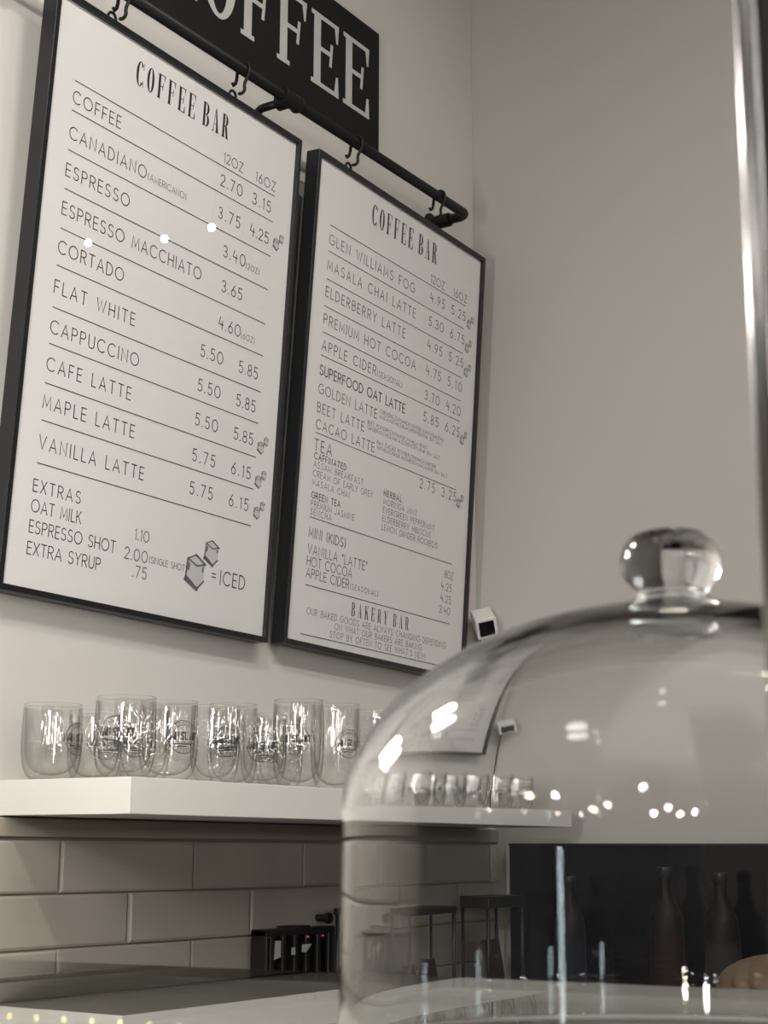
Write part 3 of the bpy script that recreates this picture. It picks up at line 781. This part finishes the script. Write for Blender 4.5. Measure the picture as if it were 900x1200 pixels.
# ------------------------------------------------------------------ cake dome
def cake_dome():
    root = empty('cake_dome', (-2.3340, -1.4425, GZ+.0003)); tag(root, 'clear glass cake dome with round knob on the display case', 'cake dome')
    R = .1427; zc = .0945; hz = .0915
    wall = .0032
    out = [(R, .003), (R, .0034), (R, .006), (R, .02), (R, zc*.5), (R, zc*.8), (R, zc*.97), (R, zc)]
    N = 26
    out += [(R*math.cos(a), zc+hz*math.sin(a)) for a in [math.pi/2*k/N for k in range(1, N)]] + [(0, zc+hz)]
    Ri = R-wall; hi = hz-.0062
    inn = [(0, zc+hi)] + [(Ri*math.cos(a), zc+hi*math.sin(a)) for a in [math.pi/2*(N-k)/N for k in range(1, N)]] + [(Ri, zc), (Ri, zc*.97), (Ri, zc*.8), (Ri, zc*.5), (Ri, .02), (Ri, .006), (Ri, .0034), (Ri, .003)]
    lip = [(Ri+.0004, .0006), (R-wall/2, 0), (R-.0004, .0006)]
    m = MB(); m.lathe(out+inn+lip, 112, closed=True); m.build('bell', DOME, root, smooth=True)
    zt = zc+hz
    kp = [(0, zt+.0006), (.0165, zt+.0004), (.0168, zt+.002), (.0150, zt+.0045), (.0168, zt+.0075), (.0205, zt+.012), (.0219, zt+.0180), (.0208, zt+.0245), (.0165, zt+.0298), (.0090, zt+.0322), (0, zt+.0328)]
    m = MB(); m.lathe(smooth_prof(kp, 4), 56); m.build('knob', DOME, root, smooth=True)
cake_dome()

# ------------------------------------------------------------------ black upright stand at the right edge
def stand():
    yaw = .9892
    r = Vector((math.cos(yaw), -math.sin(yaw), 0))
    root = empty('upright_stand', (-2.5835+r.x*.06, -1.5736+r.y*.06, GZ+.0005), -yaw); tag(root, 'black upright stand with bright metal edge at the right of the picture', 'stand')
    m = MB(); m.box(-.0575, .06, -.009, .009, .004, .56); m.build('upright_panel', BLACKPL, root, bevel=.003)
    m = MB(); m.tube([(-.0580, 0, .004), (-.0580, 0, .56)], .0030, 12); e = m.build('edge_strip', STEEL, root, smooth=True); e['label'] = 'bright metal edge strip'
    m = MB(); m.box(-.058, .062, -.035, .035, 0, .004); m.build('foot', BLACKPL, root, bevel=.001)
stand()

# ------------------------------------------------------------------ lamps out of view, some added for brightness and glints
def spot_lamp(x, y, z, power, lab, tgt, cone=95):
    root = empty('ceiling_spotlight', (x, y, ZO+z)); tag(root, lab, 'spotlight', 'ceiling spotlights over the counter')
    m = MB(); m.lathe([(0, .10), (.035, .10), (.04, .09), (.045, .0), (.040, .0), (.036, .06), (0, .065)], 28); m.build('can', FRAME, root, smooth=True)
    m = MB(); m.lathe([(0, .012), (.030, .012), (.036, .016), (0, .05)], 24); m.build('lamp_lens', DISCG, root, smooth=True)
    m = MB(); m.tube([(0, 0, .10), (0, 0, 2.4-z)], .008, 8); m.build('stem', FRAME, root, smooth=True)
    l = bpy.data.lights.new('spot_beam', 'SPOT'); l.energy = power; l.spot_size = math.radians(cone); l.spot_blend = .8; l.shadow_soft_size = .05; l.color = (1, .95, .885)
    o = bpy.data.objects.new('spot_beam', l); COL.objects.link(o); o.parent = root; o.location = (0, 0, -.02)
    o.rotation_euler = (Vector(tgt)-Vector((x, y, ZO+z))).to_track_quat('-Z', 'Y').to_euler()
spot_lamp(-.97, -2.0, 2.2, 22, 'ceiling spotlight aimed at the right menu board', (-.7, 0, ZO+.6))
spot_lamp(-1.54, -2.0, 2.2, 30, 'ceiling spotlight between the other two over the counter', (-1.2, 0, ZO+.6))
spot_lamp(-1.88, -2.0, 2.2, 34, 'ceiling spotlight aimed at the left end of the shelf', (-1.6, 0, ZO+.6))
spot_lamp(-2.75, -1.5, 2.2, 100, 'ceiling spotlight added to brighten the wall left of the menu boards', (-1.65, 0, ZO+1.0), 58)  # extra beam added to lift the wall left of the boards
def pendant(x, y, z, r, mat, lab, grp='pendant bulbs around the room'):
    root = empty('pendant_bulb', (x, y, ZO+z)); tag(root, lab, 'lamp', grp)
    m = MB(); m.lathe([(0, -r)] + [(r*math.cos(a), r*math.sin(a)) for a in [math.radians(q) for q in range(-75, 76, 15)]] + [(r*.3, r*1.1)], 18); m.build('bulb', mat, root, smooth=True)
    m = MB(); m.lathe([(r*.32, r*.95), (r*.5, r*1.0), (r*.5, r*2.2), (0, r*2.3)], 16); m.build('socket', FRAME, root, smooth=True)
    m = MB(); m.tube([(0, 0, r*2.2), (0, 0, 2.4-z)], .003, 6); m.build('cord', FRAME, root)
for k, (x, y, z) in enumerate([(1.5, -2.95, 2.14), (1.5, -2.53, 2.11), (1.5, -2.29, 2.13)]):
    pendant(x, y, z, .016, KITCHENBULB, 'bright bulb in the kitchen beyond the wall end, %s of three' % ('nearest', 'middle', 'farthest')[k], 'kitchen bulbs reflected in the left board')
for k, (x, y, z) in enumerate([(-6.0, -1.25, .32), (-6.3, -1.55, .50), (-5.9, -3.30, .28), (-6.1, -3.05, .22), (-6.0, -2.75, .40), (-6.2, -2.50, .24), (-4.9, -.30, .60), (-5.4, -.60, .70), (-5.2, -2.05, .95), (-5.0, -4.1, .42), (-4.6, -3.5, .55), (-4.2, -4.9, .45), (-3.4, -4.6, .38), (-2.6, -5.2, .50), (-1.6, -4.9, .42)]):  # the later bulbs are added for more streaks in the glasses
    pendant(x, y, z, .050, WARMBULB if k % 3 == 0 else WHITEBULB, 'pendant bulb behind the camera, one of a set partly added for glints')
def added_tube(x, y, z0, z1, r, mat, lab, wall=False):
    root = empty('added_tube', (x, y, ZO+z0)); tag(root, lab, 'lamp', None if mat is TUBEW else 'tubes added behind the camera')
    h = z1-z0
    m = MB(); m.tube([(0, 0, .012), (0, 0, h-.012)], r, 16); m.build('tube', mat, root, smooth=True)
    for a in (0, h-.014):
        m = MB(); m.tube([(0, 0, a), (0, 0, a+.014)], r*1.12, 16)
        if wall: m.box(-.008, .008, 0, -y-.0005, a+.004, a+.02)
        m.build('end_cap', FRAME, root)
    if not wall:
        m = MB(); m.tube([(0, 0, h), (0, 0, 2.4-z0)], .003, 6); m.build('cord', FRAME, root)
added_tube(-2.29, -.70, .24, .38, .026, TUBEW, 'short bright tube added over the display case to light the left side, lower of the pair')  # unseen pair added to brighten the left wall and boards
added_tube(-2.36, -.78, .48, .62, .026, TUBEW, 'short bright tube added over the display case to light the left side, upper of the pair')
for x, y, z0, z1 in ((-6.35, -.45, -.75, .02), (-4.6, -4.6, .05, .75), (-3.4, -5.4, .10, .80), (-1.2, -5.2, .1, .8), (.6, -4.4, .15, .85)):  # unseen tubes added for vertical streaks in dome and glasses
    added_tube(x, y, z0, z1, .020, TUBEG, 'vertical tube added behind the camera for streak reflections')
def disc_lamp(x, y, lab):
    root = empty('ceiling_disc_lamp', (x, y, ZO+2.4)); tag(root, lab, 'ceiling lamp', 'disc lamps on the ceiling')
    m = MB(); m.lathe([(0, 0), (.17, 0), (.18, -.02), (.17, -.05), (.16, -.05), (.155, -.02), (0, -.02)], 36); m.build('housing', WHITEPL, root, smooth=True)
    m = MB(); m.lathe([(0, -.062), (.10, -.058), (.154, -.040), (.154, -.025)], 36); m.build('diffuser', DISCG, root, smooth=True)
disc_lamp(-3.91, -.78, 'round white ceiling lamp left of the counter')
